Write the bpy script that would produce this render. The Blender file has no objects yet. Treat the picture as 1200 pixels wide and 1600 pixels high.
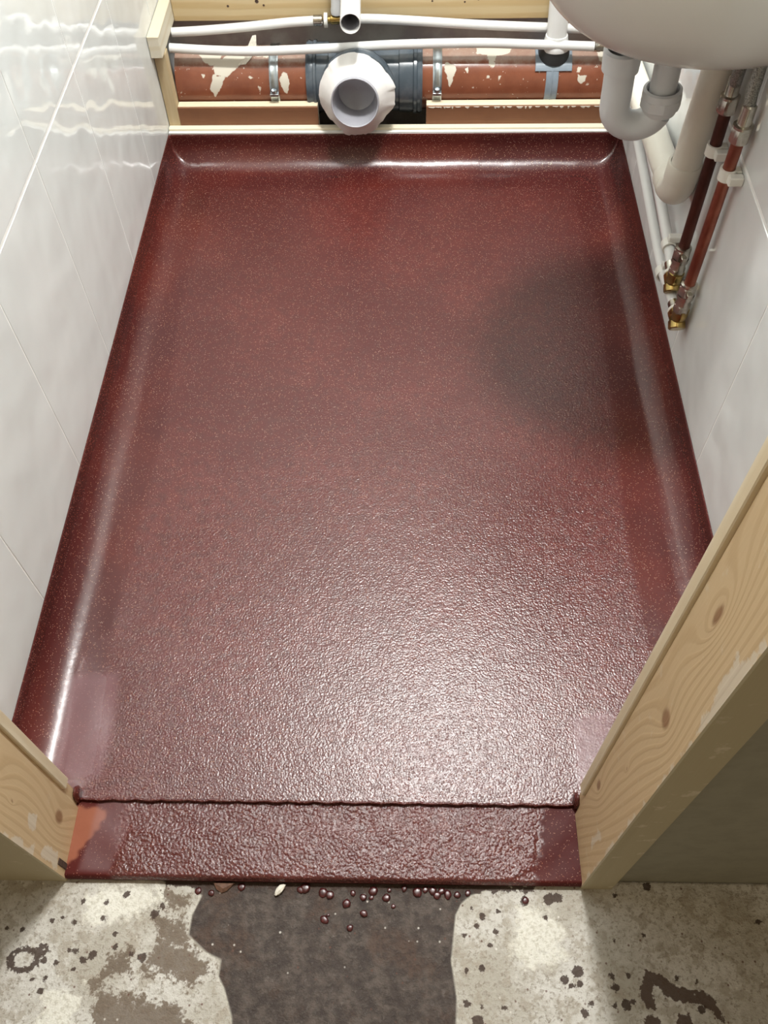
import bpy, bmesh, math, random
import numpy as np
from mathutils import Vector, Matrix
random.seed(7)
S = bpy.context.scene
COL = S.collection

# ------------------------------------------------------------------ camera
PITCH, YAW, ROLL, FPX = 55.55595897, 2.4427389, -1.71849541, 1379.632
cam_d = bpy.data.cameras.new('camera'); cam = bpy.data.objects.new('camera', cam_d)
COL.objects.link(cam); S.camera = cam
p, y, r = map(math.radians, (PITCH, YAW, ROLL))
cp, sp = math.cos(p), math.sin(p)
Rm = Matrix(((1, 0, 0), (0, sp, -cp), (0, cp, sp)))
cam.matrix_world = (Matrix.Translation((0, 0, 1.05)) @ (Matrix.Rotation(y, 3, 'Z') @ Rm @ Matrix.Rotation(r, 3, 'Z')).to_4x4())
cam_d.sensor_fit = 'VERTICAL'; cam_d.sensor_height = 24.0
cam_d.lens = 24.0 * FPX / 1600.0
cam_d.clip_start = 0.01

# ------------------------------------------------------------------ world, lamp, exposure
W = bpy.data.worlds.new('world'); S.world = W; W.use_nodes = True
W.node_tree.nodes['Background'].inputs[0].default_value = (1.0, 0.80, 0.54, 1)
W.node_tree.nodes['Background'].inputs[1].default_value = 0.36
LAMP = (0.12, 1.06, 2.22)
ld = bpy.data.lights.new('ceiling_lamp_light', 'AREA'); ld.shape = 'DISK'; ld.size = 0.24; ld.energy = 50
ld.color = (1.0, .99, 0.965)
lo = bpy.data.objects.new('ceiling_lamp_light', ld); COL.objects.link(lo); lo.location = LAMP
S.view_settings.view_transform = 'Standard'; S.view_settings.look = 'None'
S.view_settings.gamma = 1.0; S.view_settings.use_curve_mapping = False
S.view_settings.exposure = 0.0

# ------------------------------------------------------------------ room numbers (metres)
XL, XR = -0.463, 0.4085      # tiled faces of the side walls
YB = 1.563                   # face of the rear cove
YF = 0.312                   # room side of the front wall
ZT = 0.060                   # height of the resin upstand
ZC = -0.018                  # raw concrete outside
JL, JR = -0.385, 0.200       # door lining faces

# ------------------------------------------------------------------ node helpers
def new_mat(name):
    m = bpy.data.materials.new(name); m.use_nodes = True
    nt = m.node_tree; b = nt.nodes['Principled BSDF']
    return m, nt, b
def nd(nt, typ, **kw):
    n = nt.nodes.new(typ)
    for k, v in kw.items():
        if k.startswith('i_'): n.inputs[k[2:].replace('_', ' ')].default_value = v
        else: setattr(n, k, v)
    return n
def lk(nt, a, b): nt.links.new(a, b)
def coords(nt, scale=(1, 1, 1), kind='pos'):
    if kind == 'pos': o = nd(nt, 'ShaderNodeNewGeometry').outputs['Position']
    else: o = nd(nt, 'ShaderNodeTexCoord').outputs['Object']
    mp = nd(nt, 'ShaderNodeMapping'); mp.inputs['Scale'].default_value = scale
    lk(nt, o, mp.inputs[0]); return mp.outputs[0]
def noise(nt, vec, scale, detail=3, rough=.5, dist=0):
    n = nd(nt, 'ShaderNodeTexNoise'); n.inputs['Scale'].default_value = scale
    n.inputs['Detail'].default_value = detail; n.inputs['Roughness'].default_value = rough
    n.inputs['Distortion'].default_value = dist
    lk(nt, vec, n.inputs['Vector']); return n.outputs['Fac']
def ramp(nt, fac, stops):
    n = nd(nt, 'ShaderNodeMapRange'); n.interpolation_type = 'SMOOTHSTEP'
    n.inputs[1].default_value, n.inputs[2].default_value = stops[0], stops[1]
    n.inputs[3].default_value, n.inputs[4].default_value = (stops[2], stops[3]) if len(stops) > 2 else (0, 1)
    lk(nt, fac, n.inputs[0]); return n.outputs[0]
def mixc(nt, fac, a, b):
    n = nd(nt, 'ShaderNodeMix'); n.data_type = 'RGBA'
    for i, v in ((6, a), (7, b)):
        if isinstance(v, tuple): n.inputs[i].default_value = (*v, 1)
        else: lk(nt, v, n.inputs[i])
    if isinstance(fac, (int, float)): n.inputs[0].default_value = fac
    else: lk(nt, fac, n.inputs[0])
    return n.outputs[2]
def mth(nt, op, a, b=None, c=None):
    n = nd(nt, 'ShaderNodeMath', operation=op)
    for i, v in enumerate((a, b, c)):
        if v is None: continue
        if isinstance(v, (int, float)): n.inputs[i].default_value = v
        else: lk(nt, v, n.inputs[i])
    return n.outputs[0]
def attr(nt, name): return nd(nt, 'ShaderNodeAttribute', attribute_name=name).outputs['Fac']
def bump(nt, b, h, strength, dist):
    n = nd(nt, 'ShaderNodeBump'); n.inputs['Distance'].default_value = dist
    if isinstance(strength, (int, float)): n.inputs['Strength'].default_value = strength
    else: lk(nt, strength, n.inputs['Strength'])
    lk(nt, h, n.inputs['Height']); lk(nt, n.outputs[0], b.inputs['Normal']); return n
def setc(nt, b, c, rough=None, metal=None):
    if isinstance(c, tuple): b.inputs['Base Color'].default_value = (*c, 1)
    else: lk(nt, c, b.inputs['Base Color'])
    if rough is not None:
        if isinstance(rough, (int, float)): b.inputs['Roughness'].default_value = rough
        else: lk(nt, rough, b.inputs['Roughness'])
    if metal is not None: b.inputs['Metallic'].default_value = metal

# ------------------------------------------------------------------ materials
M = {}
def mk_resin(name, threshold=False):
    m, nt, b = new_mat(name); P = coords(nt)
    sand = attr(nt, 'sand'); gloss = attr(nt, 'gloss')
    big = noise(nt, P, 5, 3); med = noise(nt, P, 60, 3)
    c = mixc(nt, ramp(nt, big, (.35, .65)), (.082, .018, .016), (.104, .025, .022))
    c = mixc(nt, ramp(nt, med, (.4, .7)), c, (.080, .022, .020))
    smooth_c = mixc(nt, ramp(nt, big, (.4, .65)), (.062, .012, .011), (.092, .016, .012))
    c = mixc(nt, sand, smooth_c, c)
    # light and dark grains cast into the resin
    v = nd(nt, 'ShaderNodeTexVoronoi'); v.inputs['Scale'].default_value = 820; lk(nt, P, v.inputs['Vector'])
    sx = nd(nt, 'ShaderNodeSeparateColor'); lk(nt, v.outputs['Color'], sx.inputs[0])
    near = ramp(nt, v.outputs['Distance'], (.30, .52, 1, 0))
    fl = mth(nt, 'MULTIPLY', ramp(nt, sx.outputs[0], (.89, .93)), near)
    c = mixc(nt, mth(nt, 'MULTIPLY', fl, .45 if threshold else .7), c, mixc(nt, sx.outputs[1], (.50, .20, .10), (.55, .36, .30)))
    dk = mth(nt, 'MULTIPLY', ramp(nt, sx.outputs[2], (.80, .84)), near)
    c = mixc(nt, mth(nt, 'MULTIPLY', dk, .5), c, (.045, .012, .012))
    if threshold:
        o = attr(nt, 'orange'); c = mixc(nt, o, c, (.25, .088, .052))
    n1 = noise(nt, P, 380 if not threshold else 300, 3, .6)
    n2 = noise(nt, P, 900, 2, .5)
    v2 = nd(nt, 'ShaderNodeTexVoronoi'); v2.inputs['Scale'].default_value = 440 if not threshold else 330; v2.feature = 'SMOOTH_F1'; lk(nt, P, v2.inputs['Vector'])
    h = mth(nt, 'ADD', mth(nt, 'MULTIPLY', n1, 1.0), mth(nt, 'MULTIPLY', v2.outputs['Distance'], -1.3))
    h = mth(nt, 'ADD', h, mth(nt, 'MULTIPLY', n2, .25))
    low = noise(nt, P, 45, 3, .5)
    st = mth(nt, 'ADD', mth(nt, 'MULTIPLY', sand, .78 if not threshold else .9), .03)
    st = mth(nt, 'MULTIPLY', st, mth(nt, 'SUBTRACT', 1.0, mth(nt, 'MULTIPLY', gloss, .75)))
    c = mixc(nt, mth(nt, 'MULTIPLY', gloss, .25 if threshold else .5), c, (.165, .075, .085))  # sheen of the smooth patches put into the colour as paler purple
    b1 = nd(nt, 'ShaderNodeBump'); b1.inputs['Distance'].default_value = .0045; b1.inputs['Strength'].default_value = .12
    lk(nt, low, b1.inputs['Height'])
    n = bump(nt, b, h, st, .00044 if not threshold else .0009); lk(nt, b1.outputs[0], n.inputs['Normal'])
    rg = mth(nt, 'ADD', mth(nt, 'MULTIPLY', sand, -.05 if not threshold else -.22), .26 if not threshold else .42)
    rg = mth(nt, 'ADD', rg, mth(nt, 'MULTIPLY', gloss, .06))
    setc(nt, b, c, rg); b.inputs['IOR'].default_value = 1.52
    if threshold: lk(nt, mth(nt, 'ADD', mth(nt, 'MULTIPLY', mth(nt, 'MAXIMUM', sand, gloss), .42), .08), b.inputs['Specular IOR Level'])
    return m
M['resin'] = mk_resin('red_resin'); M['sill'] = mk_resin('red_resin_threshold', True)

def mk_tile():
    m, nt, b = new_mat('white_tile'); P = coords(nt)
    n = noise(nt, P, 3, 2)
    c = mixc(nt, ramp(nt, n, (.35, .65)), (.69, .715, .71), (.74, .76, .755))
    sm = noise(nt, coords(nt, (1, 1, 1)), 9, 4, .6, .4)
    c = mixc(nt, mth(nt, 'MULTIPLY', ramp(nt, sm, (.62, .75)), .25), c, (.74, .74, .72))
    w = noise(nt, P, 17, 1, .4)
    setc(nt, b, c, mth(nt, 'ADD', mth(nt, 'MULTIPLY', sm, .04), .015)); b.inputs['IOR'].default_value = 1.55
    bump(nt, b, w, 1.0, .0024); return m
M['tile'] = mk_tile()
def plain(name, c, rough=.5, metal=0, nscale=None, amt=.25, c2=None, bmp=None, ior=None, stretch=(1, 1, 1)):
    m, nt, b = new_mat(name); col = c
    if nscale:
        P = coords(nt, stretch); n = noise(nt, P, nscale, 4, .6)
        col = mixc(nt, ramp(nt, n, (.38, .66)), c, c2 or tuple(x * (1 - amt) for x in c))
        if bmp: bump(nt, b, n, bmp[0], bmp[1])
    setc(nt, b, col, rough, metal)
    if ior: b.inputs['IOR'].default_value = ior
    return m
M['grout'] = plain('white_grout', (.90, .90, .88), .6, nscale=40, amt=.1)
M['plastic'] = plain('white_pipe_plastic', (.74, .74, .73), .25, nscale=8, amt=.06)
M['cream'] = plain('cream_pipe_plastic', (.72, .69, .61), .32, nscale=8, amt=.08)
M['trap'] = plain('trap_plastic', (.60, .61, .62), .35, nscale=10, amt=.05)
M['ceramic'] = plain('basin_ceramic', (.60, .585, .54), .18, nscale=4, amt=.05)
M['grey'] = plain('grey_socket_plastic', (.065, .085, .105), .22, nscale=30, c2=(.11, .13, .15))
M['strap'] = plain('light_grey_strap_plastic', (.24, .29, .34), .3, nscale=30, amt=.15)
M['rubber'] = plain('dark_rubber', (.035, .038, .04), .6)
M['pan'] = plain('pan_connector_plastic', (.76, .74, .72), .3, nscale=30, amt=.08)
M['pan_in'] = plain('pan_connector_inner_plastic', (.40, .40, .44), .14, nscale=20, amt=.08)
M['pan_in'].node_tree.nodes['Principled BSDF'].inputs['Subsurface Weight'].default_value = 0.0
M['chrome'] = plain('plated_brass', (.55, .52, .46), .22, 1.0, nscale=60, amt=.3)
M['brass'] = plain('brass', (.50, .36, .13), .18, 1.0, nscale=80, amt=.4)
M['copper'] = plain('copper', (.40, .15, .10), .42, 1.0, nscale=35, c2=(.24, .08, .06), stretch=(1, 1, .4))
M['copper_dark'] = plain('darker_copper', (.12, .045, .035), .5, .9, nscale=35, c2=(.07, .03, .025), stretch=(1, 1, .4))  # second copper tone, darker than the first
M['steel'] = plain('zinc_steel', (.50, .55, .58), .28, 1.0, nscale=60, amt=.3)
M['braid'] = plain('braided_steel', (.34, .335, .31), .42, .8, nscale=700, amt=.6, bmp=(.6, .001))
M['void'] = plain('dark_plaster', (.36, .31, .30), .9, nscale=14, c2=(.48, .45, .42), bmp=(.5, .004))
M['wall'] = plain('outer_wall_paint', (.25, .24, .185), .6, nscale=40, amt=.12, bmp=(.2, .001))
M['plaster'] = plain('white_plaster', (.7, .7, .67), .8, nscale=6, amt=.05)
M['white_trim'] = plain('white_trim', (.82, .82, .78), .35, nscale=30, amt=.08)
M['chip'] = plain('plaster_chip', (.80, .76, .66), .8, nscale=200, amt=.2)
M['drip'] = plain('resin_drip', (.07, .012, .012), .30, nscale=300, amt=.5)
M['resin_chip'] = plain('brown_flake', (.16, .08, .05), .7, nscale=200, amt=.4)
M['dust'] = plain('brown_dust', (.09, .05, .035), .9, nscale=200, amt=.5)
M['clip'] = plain('white_clip_plastic', (.74, .73, .68), .35)

def mk_soil():
    m, nt, b = new_mat('terracotta_pipe_plastic'); P = coords(nt)
    n = noise(nt, P, 22, 4, .6)
    c = mixc(nt, ramp(nt, n, (.35, .7)), (.235, .080, .042), (.185, .060, .032))
    ns = noise(nt, P, 95, 4, .6); ns2 = noise(nt, P, 30, 4, .7)
    sd = mth(nt, 'ADD', attr(nt, 'splash'), mth(nt, 'MULTIPLY', mth(nt, 'SUBTRACT', ns, .5), .010))
    pm = ramp(nt, sd, (-.0005, .0008))
    ft = noise(nt, P, 170, 2, .5); fl = mth(nt, 'MULTIPLY', ramp(nt, ft, (.69, .72)), ramp(nt, ns2, (.45, .55)))
    pm = mth(nt, 'MAXIMUM', pm, mth(nt, 'MULTIPLY', fl, .8))
    # paler beige where the pipe surface faces up, broken by noise
    g = nd(nt, 'ShaderNodeNewGeometry'); sx = nd(nt, 'ShaderNodeSeparateXYZ'); lk(nt, g.outputs['Normal'], sx.inputs[0])
    top = ramp(nt, mth(nt, 'ADD', sx.outputs[2], mth(nt, 'MULTIPLY', mth(nt, 'SUBTRACT', ns2, .5), .35)), (.72, .86))
    c = mixc(nt, mth(nt, 'MULTIPLY', top, mth(nt, 'ADD', mth(nt, 'MULTIPLY', ns2, 1.1), .0)), c, (.42, .33, .27))
    c = mixc(nt, pm, c, (.60, .56, .47))
    setc(nt, b, c, mth(nt, 'ADD', mth(nt, 'MULTIPLY', pm, .4), .22)); return m
M['soil'] = mk_soil()

def mk_wood(name, ca, cb, freq=380, axis='x', paint=0, mdf=False, use_attr=False):
    """axis = direction of the grain"""
    m, nt, b = new_mat(name)
    st = {'x': (.06, 1, 1), 'y': (1, .06, 1), 'z': (1, 1, .06)}[axis]
    P = coords(nt, st); n = noise(nt, P, 26, 4, .55, .3)
    if use_attr: base = mth(nt, 'MULTIPLY', attr(nt, 'grain'), freq)
    else:
        sx = nd(nt, 'ShaderNodeSeparateXYZ'); lk(nt, P, sx.inputs[0])
        o = sx.outputs[2] if axis != 'z' else sx.outputs[1]
        base = mth(nt, 'MULTIPLY', o, freq)
    ph = mth(nt, 'ADD', base, mth(nt, 'MULTIPLY', n, 7 if not use_attr else 5))
    s = mth(nt, 'SINE', ph); s = ramp(nt, s, (-.2, 1))
    fine = noise(nt, P, 420, 2, .6)
    f = mth(nt, 'ADD', mth(nt, 'MULTIPLY', s, .6), mth(nt, 'MULTIPLY', fine, .4))
    c = mixc(nt, f, ca, cb)
    if mdf: c = mixc(nt, noise(nt, coords(nt), 30, 3), ca, cb)
    if use_attr:
        kn = attr(nt, 'knot'); c = mixc(nt, kn, c, (.22, .10, .04))
    if paint:
        n2 = noise(nt, coords(nt), 40, 5, .65); fac = ramp(nt, n2, (.60, .70))
        if use_attr:
            pa = mth(nt, 'ADD', attr(nt, 'paint'), mth(nt, 'MULTIPLY', mth(nt, 'SUBTRACT', n2, .5), .035))
            fac = mth(nt, 'MAXIMUM', mth(nt, 'MULTIPLY', fac, .35), mth(nt, 'MULTIPLY', ramp(nt, pa, (-.001, .002)), .75))
        c = mixc(nt, mth(nt, 'MULTIPLY', fac, paint), c, (.66, .60, .50))
    setc(nt, b, c, .55); bump(nt, b, f, .25, .0008); return m
M['pine'] = mk_wood('pine_beam', (.62, .50, .30), (.52, .37, .18), 260, 'x')
M['pine_pale'] = mk_wood('pale_timber', (.80, .73, .57), (.70, .60, .42), 400, 'x')
M['pine_y'] = mk_wood('side_timber', (.70, .66, .55), (.62, .55, .40), 300, 'y')
M['pine_z'] = mk_wood('upright_timber', (.60, .50, .32), (.48, .36, .20), 300, 'z')
M['ply'] = mk_wood('brown_board', (.24, .105, .048), (.18, .075, .036), 300, 'x', mdf=True)
M['lining'] = mk_wood('door_lining_pine', (.62, .47, .285), (.535, .385, .215), 1100, 'z', 1.0, use_attr=True)
M['bead'] = mk_wood('door_bead_pine', (.74, .66, .50), (.64, .53, .36), 300, 'z', .5)
M['lining_front_shaded'] = mk_wood('door_lining_shaded_edge', (.40, .35, .23), (.33, .28, .17), 300, 'z', .5)  # darker copy of the lining pine, shade of the front face painted in

def mk_concrete():
    m, nt, b = new_mat('concrete'); P = coords(nt)
    nb = noise(nt, P, 12, 5, .65); nm = noise(nt, P, 55, 5, .65); nf = noise(nt, P, 260, 4, .65)
    c = mixc(nt, ramp(nt, nb, (.38, .62)), (.41, .385, .33), (.58, .565, .525))
    c = mixc(nt, mth(nt, 'MULTIPLY', ramp(nt, nm, (.50, .60)), .65), c, (.33, .29, .23))
    c = mixc(nt, mth(nt, 'MULTIPLY', ramp(nt, nf, (.53, .63)), .6), c, (.22, .185, .14))
    def sdm(name, amp, src, w=.0012):
        return ramp(nt, mth(nt, 'ADD', attr(nt, name), mth(nt, 'MULTIPLY', mth(nt, 'SUBTRACT', src, .5), amp)), (-w, w))
    c = mixc(nt, mth(nt, 'MULTIPLY', ramp(nt, noise(nt, P, 120, 5, .7), (.50, .62)), .45), c, (.36, .33, .28))
    c = mixc(nt, mth(nt, 'MULTIPLY', sdm('white', .06, nm, .006), .85), c, mixc(nt, ramp(nt, nf, (.45, .62)), (.74, .73, .66), (.60, .58, .50)))
    c = mixc(nt, mth(nt, 'MULTIPLY', sdm('brown', .09, mth(nt, 'ADD', mth(nt, 'MULTIPLY', nm, .6), mth(nt, 'MULTIPLY', nf, .4)), .004), .85), c, mixc(nt, nf, (.075, .050, .034), (.185, .14, .10)))
    dk = mixc(nt, ramp(nt, nm, (.40, .62)), (.055, .042, .036), (.098, .078, .066))
    dk = mixc(nt, mth(nt, 'MULTIPLY', ramp(nt, nf, (.55, .66)), .6), dk, (.20, .175, .155))
    dk = mixc(nt, mth(nt, 'MULTIPLY', ramp(nt, nb, (.48, .60)), .75), dk, (.075, .045, .032))
    dk = mixc(nt, mth(nt, 'MULTIPLY', ramp(nt, noise(nt, P, 130, 5, .75), (.46, .60)), .6), dk, (.030, .022, .019))
    dmask = sdm('dark', .006, nm, .0008); c = mixc(nt, dmask, c, dk)
    edge = mth(nt, 'MULTIPLY', ramp(nt, nd_abs(nt, attr(nt, 'dark')), (.0, .0022, 1, 0)), .5)
    c = mixc(nt, edge, c, (.52, .50, .43))
    blot = sdm('blotch', .011, nf, .0006); c = mixc(nt, mth(nt, 'MULTIPLY', blot, .94), c, (.085, .055, .042))
    sp_ = sdm('spots', .009, nf, .0005); c = mixc(nt, mth(nt, 'MULTIPLY', sp_, .92), c, (.055, .034, .026))
    vo = nd(nt, 'ShaderNodeTexVoronoi'); vo.inputs['Scale'].default_value = 150; lk(nt, P, vo.inputs['Vector'])
    sc = nd(nt, 'ShaderNodeSeparateColor'); lk(nt, vo.outputs['Color'], sc.inputs[0])
    f = mth(nt, 'MULTIPLY', ramp(nt, sc.outputs[0], (.90, .92)), ramp(nt, vo.outputs['Distance'], (.12, .24, 1, 0)))
    c = mixc(nt, mth(nt, 'MULTIPLY', f, .8), c, (.12, .055, .04))
    f = mth(nt, 'MULTIPLY', ramp(nt, sc.outputs[1], (.93, .95)), ramp(nt, vo.outputs['Distance'], (.10, .26, 1, 0)))
    c = mixc(nt, mth(nt, 'MULTIPLY', f, .7), c, (.72, .70, .64))
    setc(nt, b, c, mth(nt, 'ADD', mth(nt, 'MULTIPLY', dmask, -.15), .75))
    b.inputs['Specular IOR Level'].default_value = .28
    h = mth(nt, 'ADD', nm, mth(nt, 'MULTIPLY', nf, .9)); bump(nt, b, h, .75, .0026); return m
def nd_abs(nt, a): return mth(nt, 'ABSOLUTE', a)
M['concrete'] = mk_concrete()

# ------------------------------------------------------------------ mesh helpers
def link(name, me, mat=None, parent=None):
    o = bpy.data.objects.new(name, me); COL.objects.link(o)
    if mat: me.materials.append(M[mat] if isinstance(mat, str) else mat)
    if parent: o.parent = parent
    return o
def tag(o, label=None, cat=None, group=None, kind=None):
    for k, v in (('label', label), ('category', cat), ('group', group), ('kind', kind)):
        if v: o[k] = v
    return o
def struct(o, label=None): return tag(o, label, None, None, 'structure')
def empty(name, loc=(0, 0, 0)):
    o = bpy.data.objects.new(name, None); o.empty_display_size = .05; COL.objects.link(o); return o
def mesh(name, vs, fs, smooth=False):
    me = bpy.data.meshes.new(name); me.from_pydata([tuple(v) for v in vs], [], fs); me.update()
    if smooth: me.polygons.foreach_set('use_smooth', [True] * len(me.polygons))
    return me
def box_me(name, x0, x1, y0, y1, z0, z1, bev=.0, seg=1):
    bm = bmesh.new(); bmesh.ops.create_cube(bm, size=1)
    for v in bm.verts:
        v.co = Vector(((x0 + x1) / 2 + v.co.x * (x1 - x0), (y0 + y1) / 2 + v.co.y * (y1 - y0), (z0 + z1) / 2 + v.co.z * (z1 - z0)))
    if bev: bmesh.ops.bevel(bm, geom=bm.edges[:], offset=bev, segments=seg, affect='EDGES')
    me = bpy.data.meshes.new(name); bm.to_mesh(me); bm.free(); return me
def box(name, ext, mat, parent=None, bev=.0008): return link(name, box_me(name, *ext, bev=bev), mat, parent)
def frame(d):
    d = Vector(d).normalized(); u = d.cross(Vector((0, 0, 1)))
    if u.length < 1e-3: u = d.cross(Vector((0, 1, 0)))
    u.normalize(); return d, u, d.cross(u)
def lathe_me(name, prof, org, axis, seg=48, jitter=None):
    """prof: list of (distance along axis, radius)"""
    d, u, v = frame(axis); o = Vector(org); vs = []; fs = []
    for i, (s, rr) in enumerate(prof):
        for k in range(seg):
            a = 2 * math.pi * k / seg; q = rr
            ds = 0
            if jitter: q, ds = jitter(i, a, rr)
            vs.append(o + d * (s + ds) + (u * math.cos(a) + v * math.sin(a)) * q)
    for i in range(len(prof) - 1):
        for k in range(seg):
            fs.append((i * seg + k, i * seg + (k + 1) % seg, (i + 1) * seg + (k + 1) % seg, (i + 1) * seg + k))
    me = mesh(name, vs, fs, True)
    bm = bmesh.new(); bm.from_mesh(me); bmesh.ops.remove_doubles(bm, verts=bm.verts[:], dist=1e-6)
    bmesh.ops.recalc_face_normals(bm, faces=bm.faces[:]); bm.to_mesh(me); bm.free(); return sharp(me)
def sharp(me, ang=40):
    me.update()
    try: me.set_sharp_from_angle(angle=math.radians(ang))
    except Exception: pass
    return me
def lathe(name, prof, org, axis, mat, parent=None, seg=48, jitter=None):
    return link(name, lathe_me(name, prof, org, axis, seg, jitter), mat, parent)
def spline(pts, n=10):
    pts = [Vector(q) for q in pts]; out = []
    P = [2 * pts[0] - pts[1]] + pts + [2 * pts[-1] - pts[-2]]
    for i in range(1, len(P) - 2):
        a, b_, c, d = P[i - 1:i + 3]
        for k in range(n):
            t = k / n
            out.append(.5 * ((2 * b_) + (c - a) * t + (2 * a - 5 * b_ + 4 * c - d) * t * t + (3 * b_ - a - 3 * c + d) * t ** 3))
    out.append(pts[-1]); return out
def tube(name, pts, rad, mat, parent=None, seg=20, wall=.0, caps=True):
    pts = [Vector(q) for q in pts]; rr = rad if isinstance(rad, (list, tuple)) else [rad] * len(pts)
    vs = []; fs = []; d0, u, v = frame(pts[1] - pts[0])
    for i, q in enumerate(pts):
        d = (pts[min(i + 1, len(pts) - 1)] - pts[max(i - 1, 0)]).normalized()
        u = (u - d * u.dot(d)).normalized(); v = d.cross(u)
        for k in range(seg):
            a = 2 * math.pi * k / seg; vs.append(q + (u * math.cos(a) + v * math.sin(a)) * rr[i])
    n = len(pts)
    for i in range(n - 1):
        for k in range(seg):
            fs.append((i * seg + k, i * seg + (k + 1) % seg, (i + 1) * seg + (k + 1) % seg, (i + 1) * seg + k))
    if caps: fs.append(tuple(range(seg))[::-1]); fs.append(tuple((n - 1) * seg + k for k in range(seg)))
    me = mesh(name, vs, fs, True); bm = bmesh.new(); bm.from_mesh(me)
    bmesh.ops.recalc_face_normals(bm, faces=bm.faces[:]); bm.to_mesh(me); bm.free()
    return link(name, sharp(me, 50), mat, parent)
def hexnut_me(name, org, axis, h, rad, ribs=6):
    """nut with chamfered corners: ribs-sided body between two round shoulders"""
    d, u, v = frame(axis); o = Vector(org); vs = []; fs = []; seg = ribs * 4
    def rf(a, k):
        m_ = (a % (2 * math.pi / ribs)) - math.pi / ribs
        flat = rad * math.cos(math.pi / ribs) / math.cos(m_); return min(flat, rad * k)
    for s, k in ((0, 0), (0, .86), (.12, .97), (.88, .97), (1, .86), (1, 0)):
        for i in range(seg):
            a = 2 * math.pi * i / seg; q = rf(a, k) if k else 0.0005
            vs.append(o + d * (s * h) + (u * math.cos(a) + v * math.sin(a)) * q)
    for j in range(5):
        for i in range(seg):
            fs.append((j * seg + i, j * seg + (i + 1) % seg, (j + 1) * seg + (i + 1) % seg, (j + 1) * seg + i))
    me = mesh(name, vs, fs, True); bm = bmesh.new(); bm.from_mesh(me)
    bmesh.ops.recalc_face_normals(bm, faces=bm.faces[:]); bm.to_mesh(me); bm.free(); return sharp(me, 25)
def nut(name, org, axis, h, rad, mat, parent=None, ribs=6): return link(name, hexnut_me(name, org, axis, h, rad, ribs), mat, parent)
def add_attr(me, name, vals):
    a = me.attributes.new(name, 'FLOAT', 'POINT'); a.data.foreach_set('value', np.asarray(vals, dtype=np.float32))
def sd_poly(X, Y, poly):
    """signed distance to a polygon, positive inside"""
    d = np.full(X.shape, 1e9); ins = np.zeros(X.shape, bool); n = len(poly)
    for i in range(n):
        (ax, ay), (bx, by) = poly[i], poly[(i + 1) % n]
        ex, ey = bx - ax, by - ay; t = np.clip(((X - ax) * ex + (Y - ay) * ey) / (ex * ex + ey * ey + 1e-12), 0, 1)
        d = np.minimum(d, np.hypot(X - ax - t * ex, Y - ay - t * ey))
        if abs(by - ay) > 1e-12:
            ins ^= ((ay > Y) != (by > Y)) & (X < (bx - ax) * (Y - ay) / (by - ay) + ax)
    return np.where(ins, d, -d)
def sd_polys(X, Y, polys): return np.max([sd_poly(X, Y, q) for q in polys], axis=0)
def sstep(x, a, b): t = np.clip((x - a) / (b - a), 0, 1); return t * t * (3 - 2 * t)

# ------------------------------------------------------------------ resin floor with coved upstand
CR = .044
prof = [(.0005, ZT), (.0016, ZT - .0006), (.002, ZT - .004)]
prof += [(.002, CR)] + [(.002 + CR * (1 - math.cos(t)), CR * (1 - math.sin(t))) for t in [math.radians(a) for a in range(6, 90, 6)]]
prof += [(.002 + CR, 0.0)]
YS = .305                     # where the main floor stops, above the threshold
def ring(d):
    rc = .003 + .55 * d if d < .047 else max(.0005, .029 * (1 - (d - .047) / .052)); x0, x1, y1 = XL + d, XR - d, YB - d; pts = []
    ny = 150
    for i in range(ny): pts.append((x0, YS + (y1 - rc - YS) * i / ny))
    for k in range(9):
        a = math.pi - math.pi / 2 * k / 8; pts.append((x0 + rc + rc * math.cos(a), y1 - rc + rc * math.sin(a)))
    for i in range(1, 80): pts.append((x0 + rc + (x1 - x0 - 2 * rc) * i / 80, y1))
    for k in range(9):
        a = math.pi / 2 - math.pi / 2 * k / 8; pts.append((x1 - rc + rc * math.cos(a), y1 - rc + rc * math.sin(a)))
    for i in range(1, ny + 1): pts.append((x1, y1 - rc + (YS - y1 + rc) * i / ny))
    return pts
vs, fs = [], []
for d, z in prof:
    for (a, b_) in ring(d): vs.append((a, b_, z + (.0006 * math.sin(a * 40 + b_ * 23) if .01 < d < .05 else 0)))
L = len(ring(0.01))
for i in range(len(prof) - 1):
    for k in range(L - 1): fs.append((i * L + k, i * L + k + 1, (i + 1) * L + k + 1, (i + 1) * L + k))
# flat middle: concentric rings keep the corner shape, then strips
base = (len(prof) - 1) * L; dd = prof[-1][0]
ring_d = [dd + t for t in (.006, .012, .018, .024, .030, .036, .042, .048, .054)]
for d in ring_d:
    x0, x1, y1 = XL + d, XR - d, YB - d
    for (a, b_) in ring(d): vs.append((a, b_, 0.0))
for i in range(len(prof) - 1, len(prof) - 1 + len(ring_d)):
    for k in range(L - 1): fs.append((i * L + k, i * L + k + 1, (i + 1) * L + k + 1, (i + 1) * L + k))
xa_, xb_, yb_ = XL + .1, XR - .1, YB - .1; k0_ = len(vs); gx, gy = 90, 170
for j in range(gy + 1):
    for i in range(gx + 1): vs.append((xa_ + (xb_ - xa_) * i / gx, YS + (yb_ - YS) * j / gy, 0.0))
for j in range(gy):
    for i in range(gx): a = k0_ + j * (gx + 1) + i; fs.append((a, a + 1, a + gx + 2, a + gx + 1))
me = mesh('floor', vs, fs, True)
A = np.array(vs); X_, Y_, Z_ = A[:, 0], A[:, 1], A[:, 2]
leftb = -.383 + .006 * np.sin(Y_ * 9); rightb = .322 + .006 * np.sin(Y_ * 7)
sd_s = np.minimum(np.minimum(X_ - leftb, rightb - X_), 1.475 - Y_)
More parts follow.
